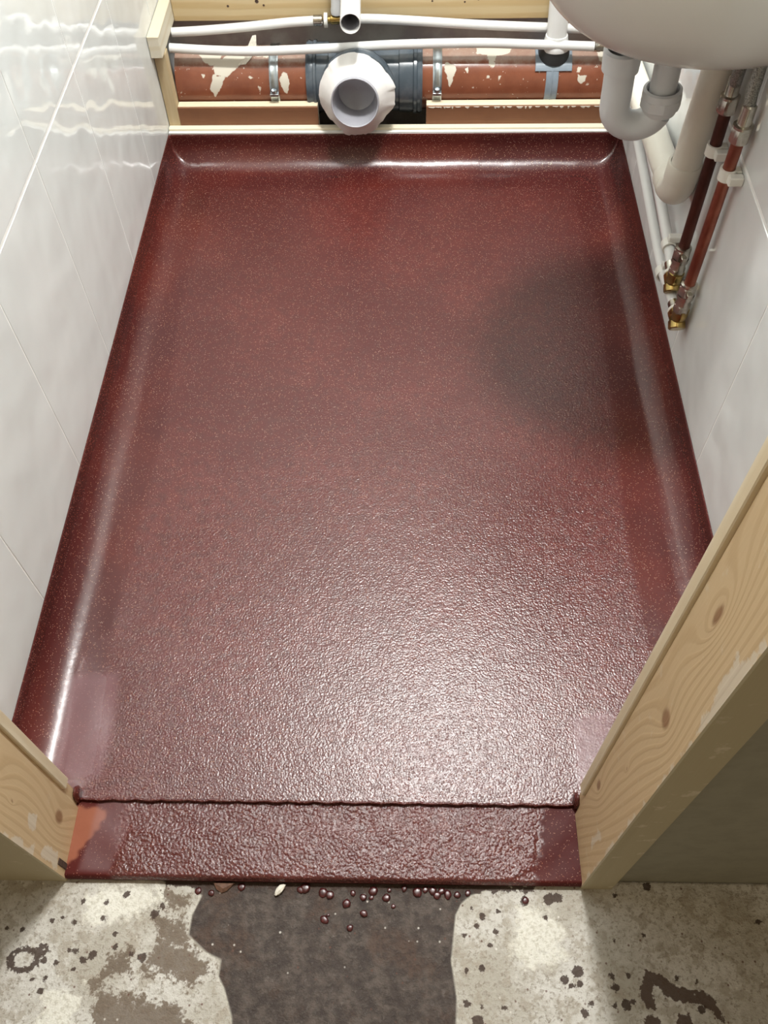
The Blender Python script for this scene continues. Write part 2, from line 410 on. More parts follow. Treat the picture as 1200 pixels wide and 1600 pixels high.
add_attr(me, 'sand', np.where(Z_ > .0, 0, sstep(sd_s, -.006, .008)) * (.55 + .45 * sstep(Y_, 1.5, .7)))
gl = sd_polys(X_, Y_, [[(-.43, .46), (-.37, .465), (-.362, .40), (-.366, .332), (-.425, .33)], [(.208, .41), (.26, .42), (.26, .32), (.207, .33)]])
add_attr(me, 'gloss', sstep(gl, -.008, .006) * (Z_ < .012))
floor = struct(link('floor', me, 'resin'), 'dark red speckled resin floor coved up the walls')
# front edge bead of the main floor, where it steps down to the threshold
n = 220; pts = [(JL + .001 + (JR - JL - .002) * i / n, YS - .0005 + .0012 * math.sin(i * .55) * random.random(), .0006 + .0007 * random.random()) for i in range(n + 1)]
seam = tube('raised_seam', pts, .0016, 'sill', floor, seg=8); add_attr(seam.data, 'sand', [1.0] * len(seam.data.vertices))
lump = []
for sx_, x0_ in ((1, JL), (-1, JR)):
    bm = bmesh.new(); bmesh.ops.create_icosphere(bm, subdivisions=3, radius=1)
    for v in bm.verts:
        v.co = Vector((x0_ - sx_ * .001 + v.co.x * .004, YS + .004 + v.co.y * .009, .004 + v.co.z * .016)) + Vector((random.uniform(-.0006, .0006) for _ in range(3)))
    me = bpy.data.meshes.new('resin_lump'); bm.to_mesh(me); bm.free(); o = link('resin_lump', me, 'resin', floor)
    me.polygons.foreach_set('use_smooth', [True] * len(me.polygons)); add_attr(me, 'sand', [.3] * len(me.vertices))

# threshold
nx, ny = 300, 60; x0, x1, y0, y1 = JL - .003, JR + .003, .2175, YS + .001; zt = -.0035
vs = []; fs = []
for j in range(ny + 1):
    for i in range(nx + 1): vs.append([x0 + (x1 - x0) * i / nx, y0 + (y1 - y0) * j / ny, zt])
A = np.array(vs); X_, Y_ = A[:, 0], A[:, 1]
lift = sd_poly(X_, Y_, [(-.318, .271), (.152, .273), (.146, .236), (.12, .222), (-.33, .222)])
z = zt + .0010 * sstep(lift, -.004, .002) + .0005 * np.sin(X_ * 90) * np.sin(Y_ * 130)
z -= .006 * sstep(Y_, y0 + .004, y0) ** 2
A[:, 2] = z
for j in range(ny):
    for i in range(nx): a = j * (nx + 1) + i; fs.append((a, a + 1, a + nx + 2, a + nx + 1))
me = mesh('trim_1', A.tolist() , fs, True)
core = sd_poly(X_, Y_, [(-.335, .31), (.165, .31), (.158, .285), (.155, .255), (.145, .235), (.150, .21), (-.33, .21)])
jit = .004 * np.sin(Y_ * 400) * np.sin(X_ * 300 + 1)
add_attr(me, 'sand', sstep(core + jit, -.006, .004))
add_attr(me, 'gloss', .8 * sstep(sd_poly(X_, Y_, [(-.362, .31), (-.325, .31), (-.32, .27), (-.335, .225), (-.37, .225), (-.365, .26)]), -.004, .004) + .0 * sstep(sd_poly(X_, Y_, [(.11, .31), (.165, .31), (.150, .26), (.112, .27)]), -.004, .003))
add_attr(me, 'orange', sstep(sd_poly(X_, Y_, [(-.39, .297), (-.352, .294), (-.351, .283), (-.364, .262), (-.378, .238), (-.392, .228)]) + jit * .5, -.003, .002))
thr = struct(link('trim_1', me, 'sill'), 'lumpy red resin threshold strip between the door linings')
lip = box('resin_edge', (x0, x1, y0 + .001, y0 + .05, ZC - .002, zt - .006), 'sill', thr, 0)
add_attr(lip.data, 'sand', [0.4] * len(lip.data.vertices))
slab = box('resin_base', (XL + .004, XR - .004, y0 + .05, YB - .01, ZC - .002, -.0065), 'sill', thr, 0)

# ------------------------------------------------------------------ raw concrete outside
xs = np.concatenate([np.linspace(-1.6, -.52, 12, endpoint=False), np.linspace(-.52, .52, 430), np.linspace(.56, 1.6, 12)])
ys = np.concatenate([np.linspace(-1.4, .02, 12, endpoint=False), np.linspace(.02, .23, 110), [.4, .8, 1.2, 1.6, 1.76]])
XX, YY = np.meshgrid(xs, ys); X_, Y_ = XX.ravel(), YY.ravel()
rs = np.random.default_rng(3)
Zc = np.full(X_.shape, ZC)
fs = []
w_ = len(xs)
for j in range(len(ys) - 1):
    for i in range(w_ - 1): a = j * w_ + i; fs.append((a, a + 1, a + w_ + 1, a + w_))
dark = [[(-.289, .226), (-.269, .214), (-.241, .212), (-.229, .203), (-.237, .183), (-.238, .162), (-.216, .145), (-.199, .138), (-.2, .122), (-.192, .11), (-.181, .084), (-.177, .055), (-.16, -.1), (.07, -.1), (.055, .059), (.058, .105), (.053, .142), (.059, .187), (.066, .199), (.076, .207), (.094, .213), (.109, .218), (.116, .23)]]
brown = [[(-.275, .158), (-.243, .156), (-.22, .143), (-.205, .125), (-.228, .115), (-.280, .128)], [(-.33, .115), (-.30, .100), (-.238, .098), (-.215, .065), (-.24, .04), (-.331, .050)], [(-.279, .182), (-.242, .178), (-.232, .15), (-.262, .145)], [(-.27, .205), (-.245, .205), (-.245, .19), (-.265, .19)], [(-.325, .14), (-.30, .145), (-.295, .12), (-.325, .12)]]
white = [[(-.365, .190), (-.345, .213), (-.280, .214), (-.265, .195), (-.309, .180), (-.345, .172)], [(-.382, .105), (-.345, .105), (-.340, .070), (-.39, .060)], [(.13, .195), (.17, .19), (.175, .144), (.12, .14)]]
blotch = [[(.261, .135), (.275, .132), (.292, .12), (.32, .116), (.33, .107), (.337, .088), (.33, .089), (.323, .100), (.305, .105), (.287, .106), (.283, .111), (.279, .109), (.273, .118), (.267, .124), (.266, .109), (.268, .097), (.257, .1), (.251, .114), (.255, .124)], [(.256, .092), (.269, .091), (.272, .079), (.25, .079)], [(.288, .094), (.302, .095), (.303, .08), (.285, .08)]]
spots = [(-0.336, 0.177, 0.003), (-0.362, 0.195, 0.003), (-0.393, 0.175, 0.003), (-0.382, 0.177, 0.0023), (-0.367, 0.173, 0.003), (-0.335, 0.194, 0.003), (-0.279, 0.183, 0.0053), (-0.271, 0.192, 0.0037), (-0.442, 0.166, 0.0023), (-0.424, 0.165, 0.003), (-0.399, 0.144, 0.0045), (-0.367, 0.145, 0.003), (-0.36, 0.144, 0.0037), (-0.392, 0.135, 0.0037), (-0.379, 0.133, 0.003), (-0.35, 0.136, 0.0037), (-0.34, 0.141, 0.0045), (-0.319, 0.162, 0.003), (-0.317, 0.149, 0.003), (-0.285, 0.139, 0.0053), (-0.298, 0.142, 0.0023), (-0.387, 0.116, 0.003), (-0.401, 0.116, 0.0023), (-0.39, 0.105, 0.0037), (-0.358, 0.127, 0.0023), (-0.314, 0.203, 0.0045), (0.088, 0.186, 0.0037), (0.082, 0.176, 0.003), (0.102, 0.171, 0.0037), (0.095, 0.157, 0.003), (0.067, 0.166, 0.0023), (0.068, 0.132, 0.003), (0.085, 0.134, 0.0037), (0.068, 0.1, 0.0037), (0.079, 0.084, 0.0067), (0.107, 0.097, 0.003), (0.106, 0.191, 0.003), (0.077, 0.195, 0.0023), (0.084, 0.097, 0.0023), (0.136, 0.203, 0.0053), (0.158, 0.185, 0.003), (0.164, 0.205, 0.0067), (0.173, 0.207, 0.006), (0.188, 0.133, 0.0067), (0.174, 0.125, 0.0045), (0.189, 0.121, 0.0037), (0.18, 0.119, 0.003), (0.224, 0.129, 0.003), (0.227, 0.118, 0.0045), (0.236, 0.102, 0.0053), (0.243, 0.105, 0.003), (0.191, 0.094, 0.0045), (0.199, 0.102, 0.003), (0.224, 0.101, 0.003), (0.241, 0.129, 0.003), (0.264, 0.169, 0.0023), (0.232, 0.165, 0.0023), (0.314, 0.1, 0.0045), (0.392, 0.185, 0.0037), (0.275, 0.22, 0.0045), (0.314, 0.125, 0.0023), (0.293, 0.129, 0.0023), (0.237, 0.21, 0.0023)]
spots += [(.006 * i - .27, .2165 + .002 * math.sin(i * 2.1), .003 + .002 * abs(math.sin(i * 1.3))) for i in range(70)]
spd = np.full(X_.shape, -1.0)
for (sx_, sy_, sr) in spots: spd = np.maximum(spd, sr * .95 - np.hypot(X_ - sx_, Y_ - sy_))
for (cx_, cy_, ra, rb, hw) in [(-.415, .135, .020, .014, .0028), (-.397, .145, .007, .005, .002)]:
    q = np.hypot((X_ - cx_) / ra, (Y_ - cy_) / rb); spd = np.maximum(spd, hw - np.abs(q - .75) * rb)
dk = sd_polys(X_, Y_, dark); wob = .004 * np.sin(X_ * 60) * np.cos(Y_ * 75)
Zc += .0010 * sstep(-dk, 0, .004) * (Y_ < .23) + .0006 * np.sin(X_ * 50 + Y_ * 20) * np.sin(Y_ * 61) * (Y_ < .22)
Zc[Y_ > .225] = ZC - .002
me = mesh('floor', np.stack([X_, Y_, Zc], 1).tolist(), fs, True)
for nme, v_ in (('dark', dk), ('brown', sd_polys(X_, Y_, brown)), ('white', sd_polys(X_, Y_, white)), ('blotch', sd_polys(X_, Y_, blotch)), ('spots', spd)): add_attr(me, nme, v_)
struct(link('floor', me, 'concrete'), 'stained raw concrete floor outside the doorway')

# ------------------------------------------------------------------ tiled side walls
def tiled_wall(name, X, inward, joints_y0, pitch, label):
    back = box(name, (X - inward * .008 if inward > 0 else X + .002, X - .002 if inward > 0 else X + .008, YF, 1.76, -.018, 2.30), 'grout', None, 0)
    if inward > 0: back.data = box_me(name, X - .09, X - .0006, YF, 1.76, -.018, 2.30)
    else: back.data = box_me(name, X + .0006, X + .09, YF, 1.76, -.018, 2.30)
    back.data.materials.append(M['grout']); struct(back, label)
    zr = [(-.017, .3945), (.3995, .795), (.7975, 1.193), (1.1955, 1.591), (1.5935, 1.989), (1.9915, 2.30)]
    cache = {}
    k0 = math.floor((YF - joints_y0) / pitch)
    for (za, zb) in zr:
        k = k0
        while joints_y0 + pitch * k < 1.755:
            ya = max(joints_y0 + pitch * k + .0011, YF + .001); yb = min(joints_y0 + pitch * (k + 1) - .0011, 1.758); k += 1
            if yb - ya < .01: continue
            key = (round(yb - ya, 3), round(zb - za, 3))
            if key not in cache:
                hx = (yb - ya) / 2; hz = (zb - za) / 2
                cache[key] = box_me('tile', -.0025, .0025, -hx, hx, -hz, hz, bev=.0005, seg=1)
                cache[key].materials.append(M['tile'])
            t = link('tile', cache[key], None, back)
            t.location = (X - inward * .0025, (ya + yb) / 2, (za + zb) / 2)
            t.rotation_euler = (0, random.uniform(-.0004, .0004), random.uniform(-.0009, .0009))
    return back
tiled_wall('wall_left', XL, 1, .540, .2165, 'left wall of tall white glossy tiles')
tiled_wall('wall_right', XR, -1, .7650, .2165, 'right wall of tall white glossy tiles')

# rear wall, ceiling, front wall
struct(box('wall_back', (XL - .09, XR + .09, 1.722, 1.80, -.02, .32), 'void', None, 0), 'rough grey masonry behind the boxed pipes')
up = box('upper_panel', (XL - .09, XR + .09, 1.712, 1.80, .32, 2.30), 'plaster', [o for o in S.objects if o.name == 'wall_back'][0], 0)
struct(box('ceiling', (XL - .09, XR + .09, .20, 1.80, 2.30, 2.36), 'plaster', None, 0), 'white ceiling above the cubicle')
wf = box('wall_front', (.2345, 1.5, .2255, .311, ZC - .003, 2.36), 'wall', None, 0); struct(wf, 'dull olive grey wall around the doorway, room side of the opening')
box('wall_panel', (-1.5, -.462, .2255, .311, ZC - .003, 2.36), 'wall', wf, 0)
box('wall_panel', (-.462, .2345, .2255, .311, 2.06, 2.36), 'wall', wf, 0)

# ------------------------------------------------------------------ door lining
door = struct(empty('door_1'), 'stripped pine door lining with paint residue')
def lining(x_face, x_out, knots, paints, sgn):
    ysf = np.linspace(.2175, .2955, 40)
    zs = np.concatenate([np.linspace(ZC, .78, 260), [1.2, 1.6, 2.03]])
    # profile: reveal face, shallow groove at its rear edge, back and front edge
    P2 = [(x_face + sgn * .0012, .2163)] + [(x_face, v) for v in ysf] + [(x_face + sgn * .0022, .2968), (x_face + sgn * .0032, .2995), (x_face + sgn * .0032, .3115), (x_out, .3115), (x_out, .2163)]
    vs = [(a, b_, z) for z in zs for (a, b_) in P2]; m_ = len(P2); fs = []
    for j in range(len(zs) - 1):
        for i in range(m_): fs.append((j * m_ + i, j * m_ + (i + 1) % m_, (j + 1) * m_ + (i + 1) % m_, (j + 1) * m_ + i))
    fs.append(tuple(range(m_))); fs.append(tuple((len(zs) - 1) * m_ + i for i in range(m_)))
    me = mesh('jamb', vs, fs, False); bm = bmesh.new(); bm.from_mesh(me); bmesh.ops.recalc_face_normals(bm, faces=bm.faces[:]); bm.to_mesh(me); bm.free()
    A = np.array([v.co[:] for v in me.vertices]); yy, zz = A[:, 1], A[:, 2]
    g = yy * .55 + .010 * np.sin(zz * 5.5) + .05 * zz * (1 if sgn > 0 else -1); kn = np.zeros(len(yy)); 
    for (ky, kz, s, ra, rb) in knots:
        q = np.sqrt(((yy - ky) / ra) ** 2 + ((zz - kz) / rb) ** 2)
        g = g + s * np.exp(-q ** 1.3); kn = np.maximum(kn, sstep(q, .30, .16))
    add_attr(me, 'grain', g); add_attr(me, 'knot', kn * .8)
    pa = sd_polys(yy, zz, paints); add_attr(me, 'paint', pa)
    o = link('jamb', me, 'lining', door); me.materials.append(M['lining_front_shaded'])
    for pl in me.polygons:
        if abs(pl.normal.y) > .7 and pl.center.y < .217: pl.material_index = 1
    bd = box('door_stop', (min(x_face - sgn * .0012, x_face + sgn * .0045), max(x_face - sgn * .0012, x_face + sgn * .0045), .3008, .3135, .050, 2.03), 'bead', door, .001)
    return o
lining(JR, .2345, [(.268, .544, .030, .016, .055), (.262, .263, .006, .004, .010), (.255, .40, .016, .030, .050), (.285, .14, .012, .02, .04)],
       [[(.2160, .46), (.2235, .46), (.224, .60), (.2160, .60)], [(.216, .50), (.230, .51), (.232, .56), (.216, .56)], [(.216, .66), (.24, .66), (.25, .72), (.216, .75)], [(.24, .07), (.25, .08), (.243, .13), (.236, .12)], [(.216, -.02), (.219, -.02), (.219, .45), (.216, .45)]], 1)
lining(JL, -.4615, [(.25, .18, .008, .004, .010), (.262, .24, .02, .02, .04), (.27, .05, .012, .03, .05)],
       [[(.24, .105), (.255, .11), (.25, .135), (.24, .13)], [(.216, .10), (.222, .10), (.222, .22), (.216, .22)], [(.22, .02), (.235, .03), (.235, .07), (.222, .08)]], -1)
o = box('resin_scab', (JL - .0006, JL + .0010, .2255, .2325, -.006, .024), 'dust', door, .0004)
o['label'] = 'dark red resin smear on the foot of the left jamb'
box('head_jamb', (-.4615, .2345, .2165, .3115, 2.03, 2.06), 'bead', door)

# ------------------------------------------------------------------ rear timber framing
t = box('capping_strip', (XL + .001, XR - .001, YB + .0002, YB + .0068, -.016, .0625), 'white_trim', None, .0006)
tag(t, 'thin white strip along the top of the rear resin cove', 'trim strip')
t = box('backing_board', (XL + .001, XR - .001, YB + .0072, YB + .0195, -.016, .0665), 'pine_pale', None, .0008)
tag(t, 'pale timber strip directly behind the white capping strip', 'board')
for i, (xa, xb, lb) in enumerate([(-.4395, -.171, 'brown faced batten to the left of the pan connector'), (.036, .372, 'brown faced batten with torn edge to the right of the pan connector')]):
    b_ = empty('floor_batten'); tag(b_, lb, 'batten')
    o = box('batten_face', (xa, xb, YB + .0200, YB + .0235, -.016, .1015), 'ply', b_, .0004)
    o['label'] = 'brown board face'
    o = box('batten_core', (xa + .0002, xb - .0002, YB + .0236, YB + .0400, -.016, .1030), 'pine_pale', b_, .0008)
    if i == 1:
        vs, fs = [], []; x = xa + .004
        while x < xb - .01:
            w = random.uniform(.003, .013); h = random.uniform(.001, .0045)
            k = len(vs); yv = YB + .0199
            vs += [(x, yv - .0006, .1008), (x + w, yv - .0006, .1008), (x + w * .75, yv - .0003, .1008 - h), (x + w * .3, yv - .0003, .1008 - h * random.uniform(.3, 1.4)), (x, yv + .0004, .1012), (x + w, yv + .0004, .1012)]
            fs += [(k, k + 3, k + 2, k + 1), (k, k + 1, k + 5, k + 4)]; x += w * random.uniform(.9, 2.2)
        o = link('torn_fibres', mesh('torn_fibres', vs, fs), 'chip', b_); o['kind'] = 'stuff'
t = box('side_batten', (XL + .0008, -.4410, YB + .003, 1.7205, .2065, .2450), 'pine_y', None, .0010)
tag(t, 'pale timber batten running back along the left tiles above the pipes', 'batten')
t = box('upright_batten', (XL + .0008, -.4400, YB + .0200, 1.6050, -.016, .2055), 'pine_z', None, .0010)
tag(t, 'thin upright timber against the left tiles beside the terracotta pipe', 'batten')
bm_ = empty('rear_beam'); tag(bm_, 'knotty pine beam across the rear wall above the white pipes', 'beam')
box('beam_body', (-.4405, XR - .001, 1.700, 1.7205, .2050, .2560), 'pine', bm_, .0010)
for (kx, kz, ra) in [(-.335, .232, .0022), (-.28, .240, .0035), (-.268, .233, .002), (.045, .238, .0018), (.105, .236, .0018), (.13, .24, .0016)]:
    o = lathe('knot', [(0, .0003), (.0006, ra * .75), (.0, ra)], (kx, 1.6998, kz), (0, -1, 0), 'dust', bm_, 12)

# ------------------------------------------------------------------ soil pipe
PY, PZ, PR = 1.660, .117, .0565
soil = empty('soil_pipe'); tag(soil, 'horizontal terracotta soil pipe splashed with plaster along the rear wall', 'pipe')
def soil_len(xa, xb):
    nx = max(8, int((xb - xa) / .0022)); na = 110; vs = []; fs = []
    for i in range(nx + 1):
        for k in range(na):
            a = -math.pi + 2 * math.pi * k / na
            vs.append((xa + (xb - xa) * i / nx, PY - PR * math.cos(a), PZ + PR * math.sin(a)))
    for i in range(nx):
        for k in range(na): fs.append((i * na + k, i * na + (k + 1) % na, (i + 1) * na + (k + 1) % na, (i + 1) * na + k))
    me = mesh('pipe_length', vs, fs, True); A = np.array(vs); X_ = A[:, 0]
    U = np.degrees(np.arctan2(A[:, 2] - PZ, -(A[:, 1] - PY))) * math.radians(1) * PR
    k = math.radians(1) * PR
    polys = [[(-.292, 118), (-.283, 112), (-.300, 66), (-.318, 47), (-.340, 31), (-.362, 33), (-.366, 48), (-.357, 60), (-.333, 75)],
             [(-.366, 34), (-.343, 31), (-.350, 18), (-.357, 8), (-.367, -8), (-.374, 8), (-.372, 22)],
             [(-.234, 39), (-.226, 38), (-.222, 20), (-.229, 0), (-.238, 10), (-.242, 28)],
             [(-.405, 90), (-.345, 90), (-.352, 58), (-.37, 50), (-.385, 62)], [(-.30, 100), (-.255, 100), (-.262, 66), (-.29, 70)],
             [(.125, 100), (.205, 100), (.19, 72), (.165, 66), (.160, 44), (.152, 48), (.148, 68), (.13, 72)],
             [(.070, 56), (.088, 50), (.092, 40), (.086, 30), (.080, 5), (.074, 30), (.068, 38)],
             [(.316, 45), (.323, 43), (.321, 34), (.315, 36)], [(.318, 31), (.334, 29), (.334, 20), (.326, 16), (.318, 22)], [(.334, 17), (.340, 16), (.339, 12), (.334, 13)],
             [(.35, 80), (.375, 70), (.37, 45), (.356, 55)], [(-.389, 37), (-.381, 36), (-.381, 30), (-.387, 30)],
             [(.108, 45), (.113, 44), (.114, 34), (.109, 36)], [(.148, 30), (.153, 30), (.152, 25), (.148, 26)], [(.170, 30), (.174, 29), (.172, 18), (.169, 20)],
             [(-.283, 14), (-.279, 12), (-.278, 2), (-.282, 4)], [(-.30, 32), (-.287, 30), (-.29, 27), (-.298, 28)], [(-.26, 52), (-.245, 52), (-.248, 46), (-.26, 47)]]
    add_attr(me, 'splash', np.maximum(sd_polys(X_, U, [[(a, b_ * k) for a, b_ in q] for q in polys]), -.02))
    return link('pipe_length', me, 'soil', soil)
soil_len(-.439, -.165); soil_len(.005, XR - .002)
TX = -.080
def axl(name, prof, mat, parent, seg=64): return lathe(name, prof, (TX, PY, PZ), (1, 0, 0), mat, parent, seg)
tee = axl('tee_socket', [(-.111, .0575), (-.111, .0635), (-.107, .0655), (-.103, .0635), (-.099, .0630), (-.097, .0655), (-.093, .0655), (-.091, .0625), (-.070, .0620), (-.068, .0600), (.063, .0600), (.065, .0620), (.090, .0625), (.092, .0655), (.097, .0655), (.099, .0635), (.104, .0655), (.108, .0635), (.108, .0575)], 'grey', soil)
tee['label'] = 'dark grey push fit tee socket'
al = math.radians(10); AX = Vector((-.02, -math.cos(al), math.sin(al))); AX.normalize()
br = lathe('tee_branch', [(.0, .0600), (.058, .0600), (.060, .0690), (.064, .0705), (.078, .0700), (.082, .0675), (.084, .0600), (.078, .0585), (.03, .058)], (TX - .012, PY, PZ + .003), AX, 'grey', tee, 64)
for cx, lb in ((-.252, 0), (.056, 1)):
    c_ = empty('pipe_clamp'); c_.parent = soil; c_['label'] = 'zinc plated band clamp'
    c_.name = 'pipe_clamp'
    lathe('band', [(-.0085, .0566), (-.0085, .0592), (-.006, .0600), (-.004, .0590), (.004, .0590), (.006, .0600), (.0085, .0592), (.0085, .0566)], (cx, PY, PZ), (1, 0, 0), 'steel', c_, 64)
    a = math.radians(8); py, pz = PY - .0635 * math.cos(a), PZ + .0635 * math.sin(a)
    box('lug', (cx - .0085, cx + .0085, py - .0055, py + .008, pz - .0085, pz - .003), 'steel', c_, .0008)
    nut('bolt_head', (cx, py - .001, pz - .003), (0, 0, 1), .006, .0055, 'steel', c_)
    tube('hanger_rod', [(cx, PY - .052, PZ - .03), (cx, PY - .052, -.014)], .004, 'steel', c_, 10)
vs = []; q0 = [(-.318, 1.6245, .1625), (-.304, 1.6245, .1630), (-.306, 1.634, .1700), (-.293, 1.634, .1705), (-.299, 1.642, .186), (-.282, 1.642, .188), (-.288, 1.648, .204), (-.281, 1.648, .205)]
fs = [(0, 1, 3, 2), (2, 3, 5, 4), (4, 5, 7, 6)]
o = link('torn_flap', mesh('torn_flap', q0, fs), 'chip', soil); o['label'] = 'pale torn strip sticking up from the pipe'
sm_ = o.modifiers.new('thick', 'SOLIDIFY'); sm_.thickness = .0012
# strap-on boss
def saddle(name, xa, xb, a0, a1, r0, r1, mat, parent, n=24):
    vs = []; fs = []
    for i in range(n + 1):
        a = math.radians(a0 + (a1 - a0) * i / n)
        for (xx, rr) in ((xa, r0), (xa, r1 - .0006), (xa + .0006, r1), (xb - .0006, r1), (xb, r1 - .0006), (xb, r0)):
            vs.append((xx, PY - rr * math.cos(a), PZ + rr * math.sin(a)))
    for i in range(n):
        for k in range(6): fs.append((i * 6 + k, i * 6 + (k + 1) % 6, (i + 1) * 6 + (k + 1) % 6, (i + 1) * 6 + k))
    fs += [tuple(range(6)), tuple(n * 6 + k for k in range(6))]
    me = mesh(name, vs, fs); bm = bmesh.new(); bm.from_mesh(me); bmesh.ops.recalc_face_normals(bm, faces=bm.faces[:]); bm.to_mesh(me); bm.free()
    return link(name, me, mat, parent)
boss = saddle('strap_boss', .238, .306, 37, 150, .0567, .0600, 'strap', soil); boss['label'] = 'light grey strap boss with downward strap'
saddle('strap', .259, .282, -40, 38, .0567, .0592, 'strap', boss); saddle('strap_rib', .2685, .2715, -40, 60, .0592, .0603, 'strap', boss)
bd_ = Vector((0, -math.cos(math.radians(72)), math.sin(math.radians(72))))
g_ = lathe('rubber_socket', [(.0560, .0300), (.064, .0285), (.074, .0265), (.082, .0235), (.083, .019), (.06, .018)], (.272, PY, PZ), bd_, 'rubber', boss, 40)
g_['label'] = 'dark grey rubber socket'

# ------------------------------------------------------------------ white pan connector
rp = [random.uniform(-1, 1) for _ in range(64)]
def jit_pan(i, a, rr):
    if 3 <= i <= 5:
        k = a / (2 * math.pi) * 15; f_ = k - int(k); v = rp[int(k) % 15] * (1 - f_) + rp[(int(k) + 1) % 15] * f_
        v2 = rp[int(a * 5.1) % 32 + 20]; return rr * (1.01 + .07 * v + .022 * v2), .004 * v + .0012 * v2
    return rr, 0
pan = empty('pan_connector'); tag(pan, 'white flared pan connector with ragged collar in the grey tee', 'pipe connector')
po = Vector((TX - .013, PY, PZ + .003)); s0 = .082
sl = lathe('ragged_collar', [(.080, .055), (.088, .058), (.093, .064), (.096, .0690), (.099, .0700), (.102, .0680), (.112, .0590), (.128, .0475), (.131, .0440)], po, AX, 'pan', pan, 120, jit_pan)
sl['label'] = 'white collar with torn edge'
so = lathe('outlet_ring', [(.130, .0442), (.137, .0440), (.1385, .0430), (.137, .0412), (.130, .0402), (.112, .0375), (.095, .0355), (.080, .034), (.074, .022), (.072, .0004)], po, AX, 'pan_in', pan, 80)
so['label'] = 'grey translucent inner socket'

# ------------------------------------------------------------------ white plastic pipes in the boxing
lo_ = empty('water_pipe'); tag(lo_, 'lower white plastic water pipe crossing in front of the terracotta pipe', 'pipe')
pp = spline([(-.4395, 1.622, .196), (-.36, 1.622, .191), (-.28, 1.62, .190), (-.15, 1.62, .194), (-.02, 1.62, .200), (.12, 1.62, .202), (.22, 1.62, .199), (.340, 1.62, .194)])
tube('pipe_run', pp, .0082, 'plastic', lo_); f_ = tube('threaded_end', [(.341, 1.62, .194), (.352, 1.62, .193), (.353, 1.62, .193), (.366, 1.62, .192)], [.0084, .0084, .0074, .0074], 'chrome', lo_); f_['label'] = 'grey threaded end fitting'
up_ = empty('water_pipe'); tag(up_, 'upper white plastic water pipe just below the pine beam', 'pipe')
tube('pipe_run', spline([(-.4405, 1.664, .203), (-.38, 1.668, .204), (-.30, 1.672, .208), (-.22, 1.675, .214), (-.166, 1.676, .2165)]), .0082, 'plastic', up_)
tube('pipe_run', spline([(-.118, 1.676, .2195), (-.06, 1.676, .2185), (.01, 1.675, .215), (.12, 1.67, .210), (.22, 1.668, .206), (.33, 1.665, .203), (.395, 1.665, .200)]), .0082, 'plastic', up_)
lathe('plastic_insert', [(-.01, .0078), (-.01, .0094), (.006, .0094), (.006, .0075)], (-.165, 1.676, .217), (1, 0, 0), 'chrome', up_, 24)['label'] = 'metal insert collar'
lathe('flange', [(0, .008), (0, .0125), (.006, .0125), (.007, .008)], (-.155, 1.676, .217), (1, 0, 0), 'clip', up_, 24)
tf = tube('tee_fitting', [(-.149, 1.676, .2175), (-.143, 1.676, .218), (-.142, 1.676, .218), (-.122, 1.676, .219), (-.121, 1.676, .219), (-.116, 1.676, .2195)], [.0065, .0065, .0085, .0085, .010, .010], 'brass', up_); tf['label'] = 'brass tee fitting'
ri = empty('valve_riser'); tag(ri, 'short white riser with grey collar beside the open flush pipe', 'pipe')
lathe('collar', [(0, .006), (0, .0105), (.006, .0112), (.012, .0098), (.030, .0090), (.032, .006)], (-.131, 1.676, .229), (0, 0, 1), 'trap', ri, 24)
tube('pipe_run', [(-.131, 1.676, .260), (-.131, 1.676, .36), (-.131, 1.690, .40), (-.131, 1.711, .42)], .0075, 'plastic', ri)
fl = empty('flush_pipe'); tag(fl, 'open ended white flush pipe pointing forward over the beam', 'pipe')
lathe('pipe_run', [(-.17, .0178), (.0, .0178), (.0008, .0172), (.0, .0158), (-.165, .0155), (-.166, .0002)], (-.0985, 1.542, .2775), (.03, -1, -.02), 'plastic', fl, 48)
lathe('bore', [(-.01, .0156), (-.12, .0154), (-.12, .0002)], (-.0985, 1.542, .2775), (.03, -1, -.02), 'pan_in', fl, 48)
wp = empty('waste_pipe'); tag(wp, 'white upright waste pipe dropping into the strap boss by the basin', 'pipe')
tube('pipe_run', [(.2725, 1.636, .196), (.270, 1.642, .26), (.268, 1.650, .36), (.266, 1.690, .45)], .0182, 'plastic', wp, 32)
lathe('socket_collar', [(0, .015), (0, .0250), (.004, .0255), (.008, .0245), (.016, .0215), (.024, .0200), (.025, .015)], (.2728, 1.6355, .183), (-.02, .06, 1), 'plastic', wp, 40)

# ------------------------------------------------------------------ basin
vs = []; fs = []; nth, nph = 72, 26; cx, cy, cz, ra, rb, rc_, ee = .3404, 1.0533, .6652, .2215, .168, .1622, .62
def bp(th, ph, k=1.0, dz=0):
    q = math.cos(ph) ** ee if ph > -math.pi / 2 + 1e-4 else 0
    return (min(cx + ra * k * q * math.cos(th), XR - .0005), cy + rb * k * q * math.sin(th), cz + rc_ * (k if k < 1 else 1) * math.sin(ph) + dz)
for j in range(nph + 1):
    ph = -math.pi / 2 + (math.pi / 2) * j / nph
    for i in range(nth): vs.append(bp(2 * math.pi * i / nth, ph))
rows = nph + 1
for (k, z) in ((1.03, .006), (1.04, .014), (1.03, .020), (.99, .022), (.88, .018)):
    for i in range(nth): q = bp(2 * math.pi * i / nth, 0, k); vs.append((q[0], q[1], cz + z))
    rows += 1
for j in range(14, -1, -1):
    ph = -math.pi / 2 + (math.pi / 2) * j / 15
    for i in range(nth): q = bp(2 * math.pi * i / nth, ph, .84, .01); vs.append(q)
    rows += 1
for j in range(rows - 1):
    for i in range(nth): fs.append((j * nth + i, j * nth + (i + 1) % nth, (j + 1) * nth + (i + 1) % nth, (j + 1) * nth + i))
bas = empty('basin'); tag(bas, 'rounded off white wall hung basin seen from below at upper right', 'basin')
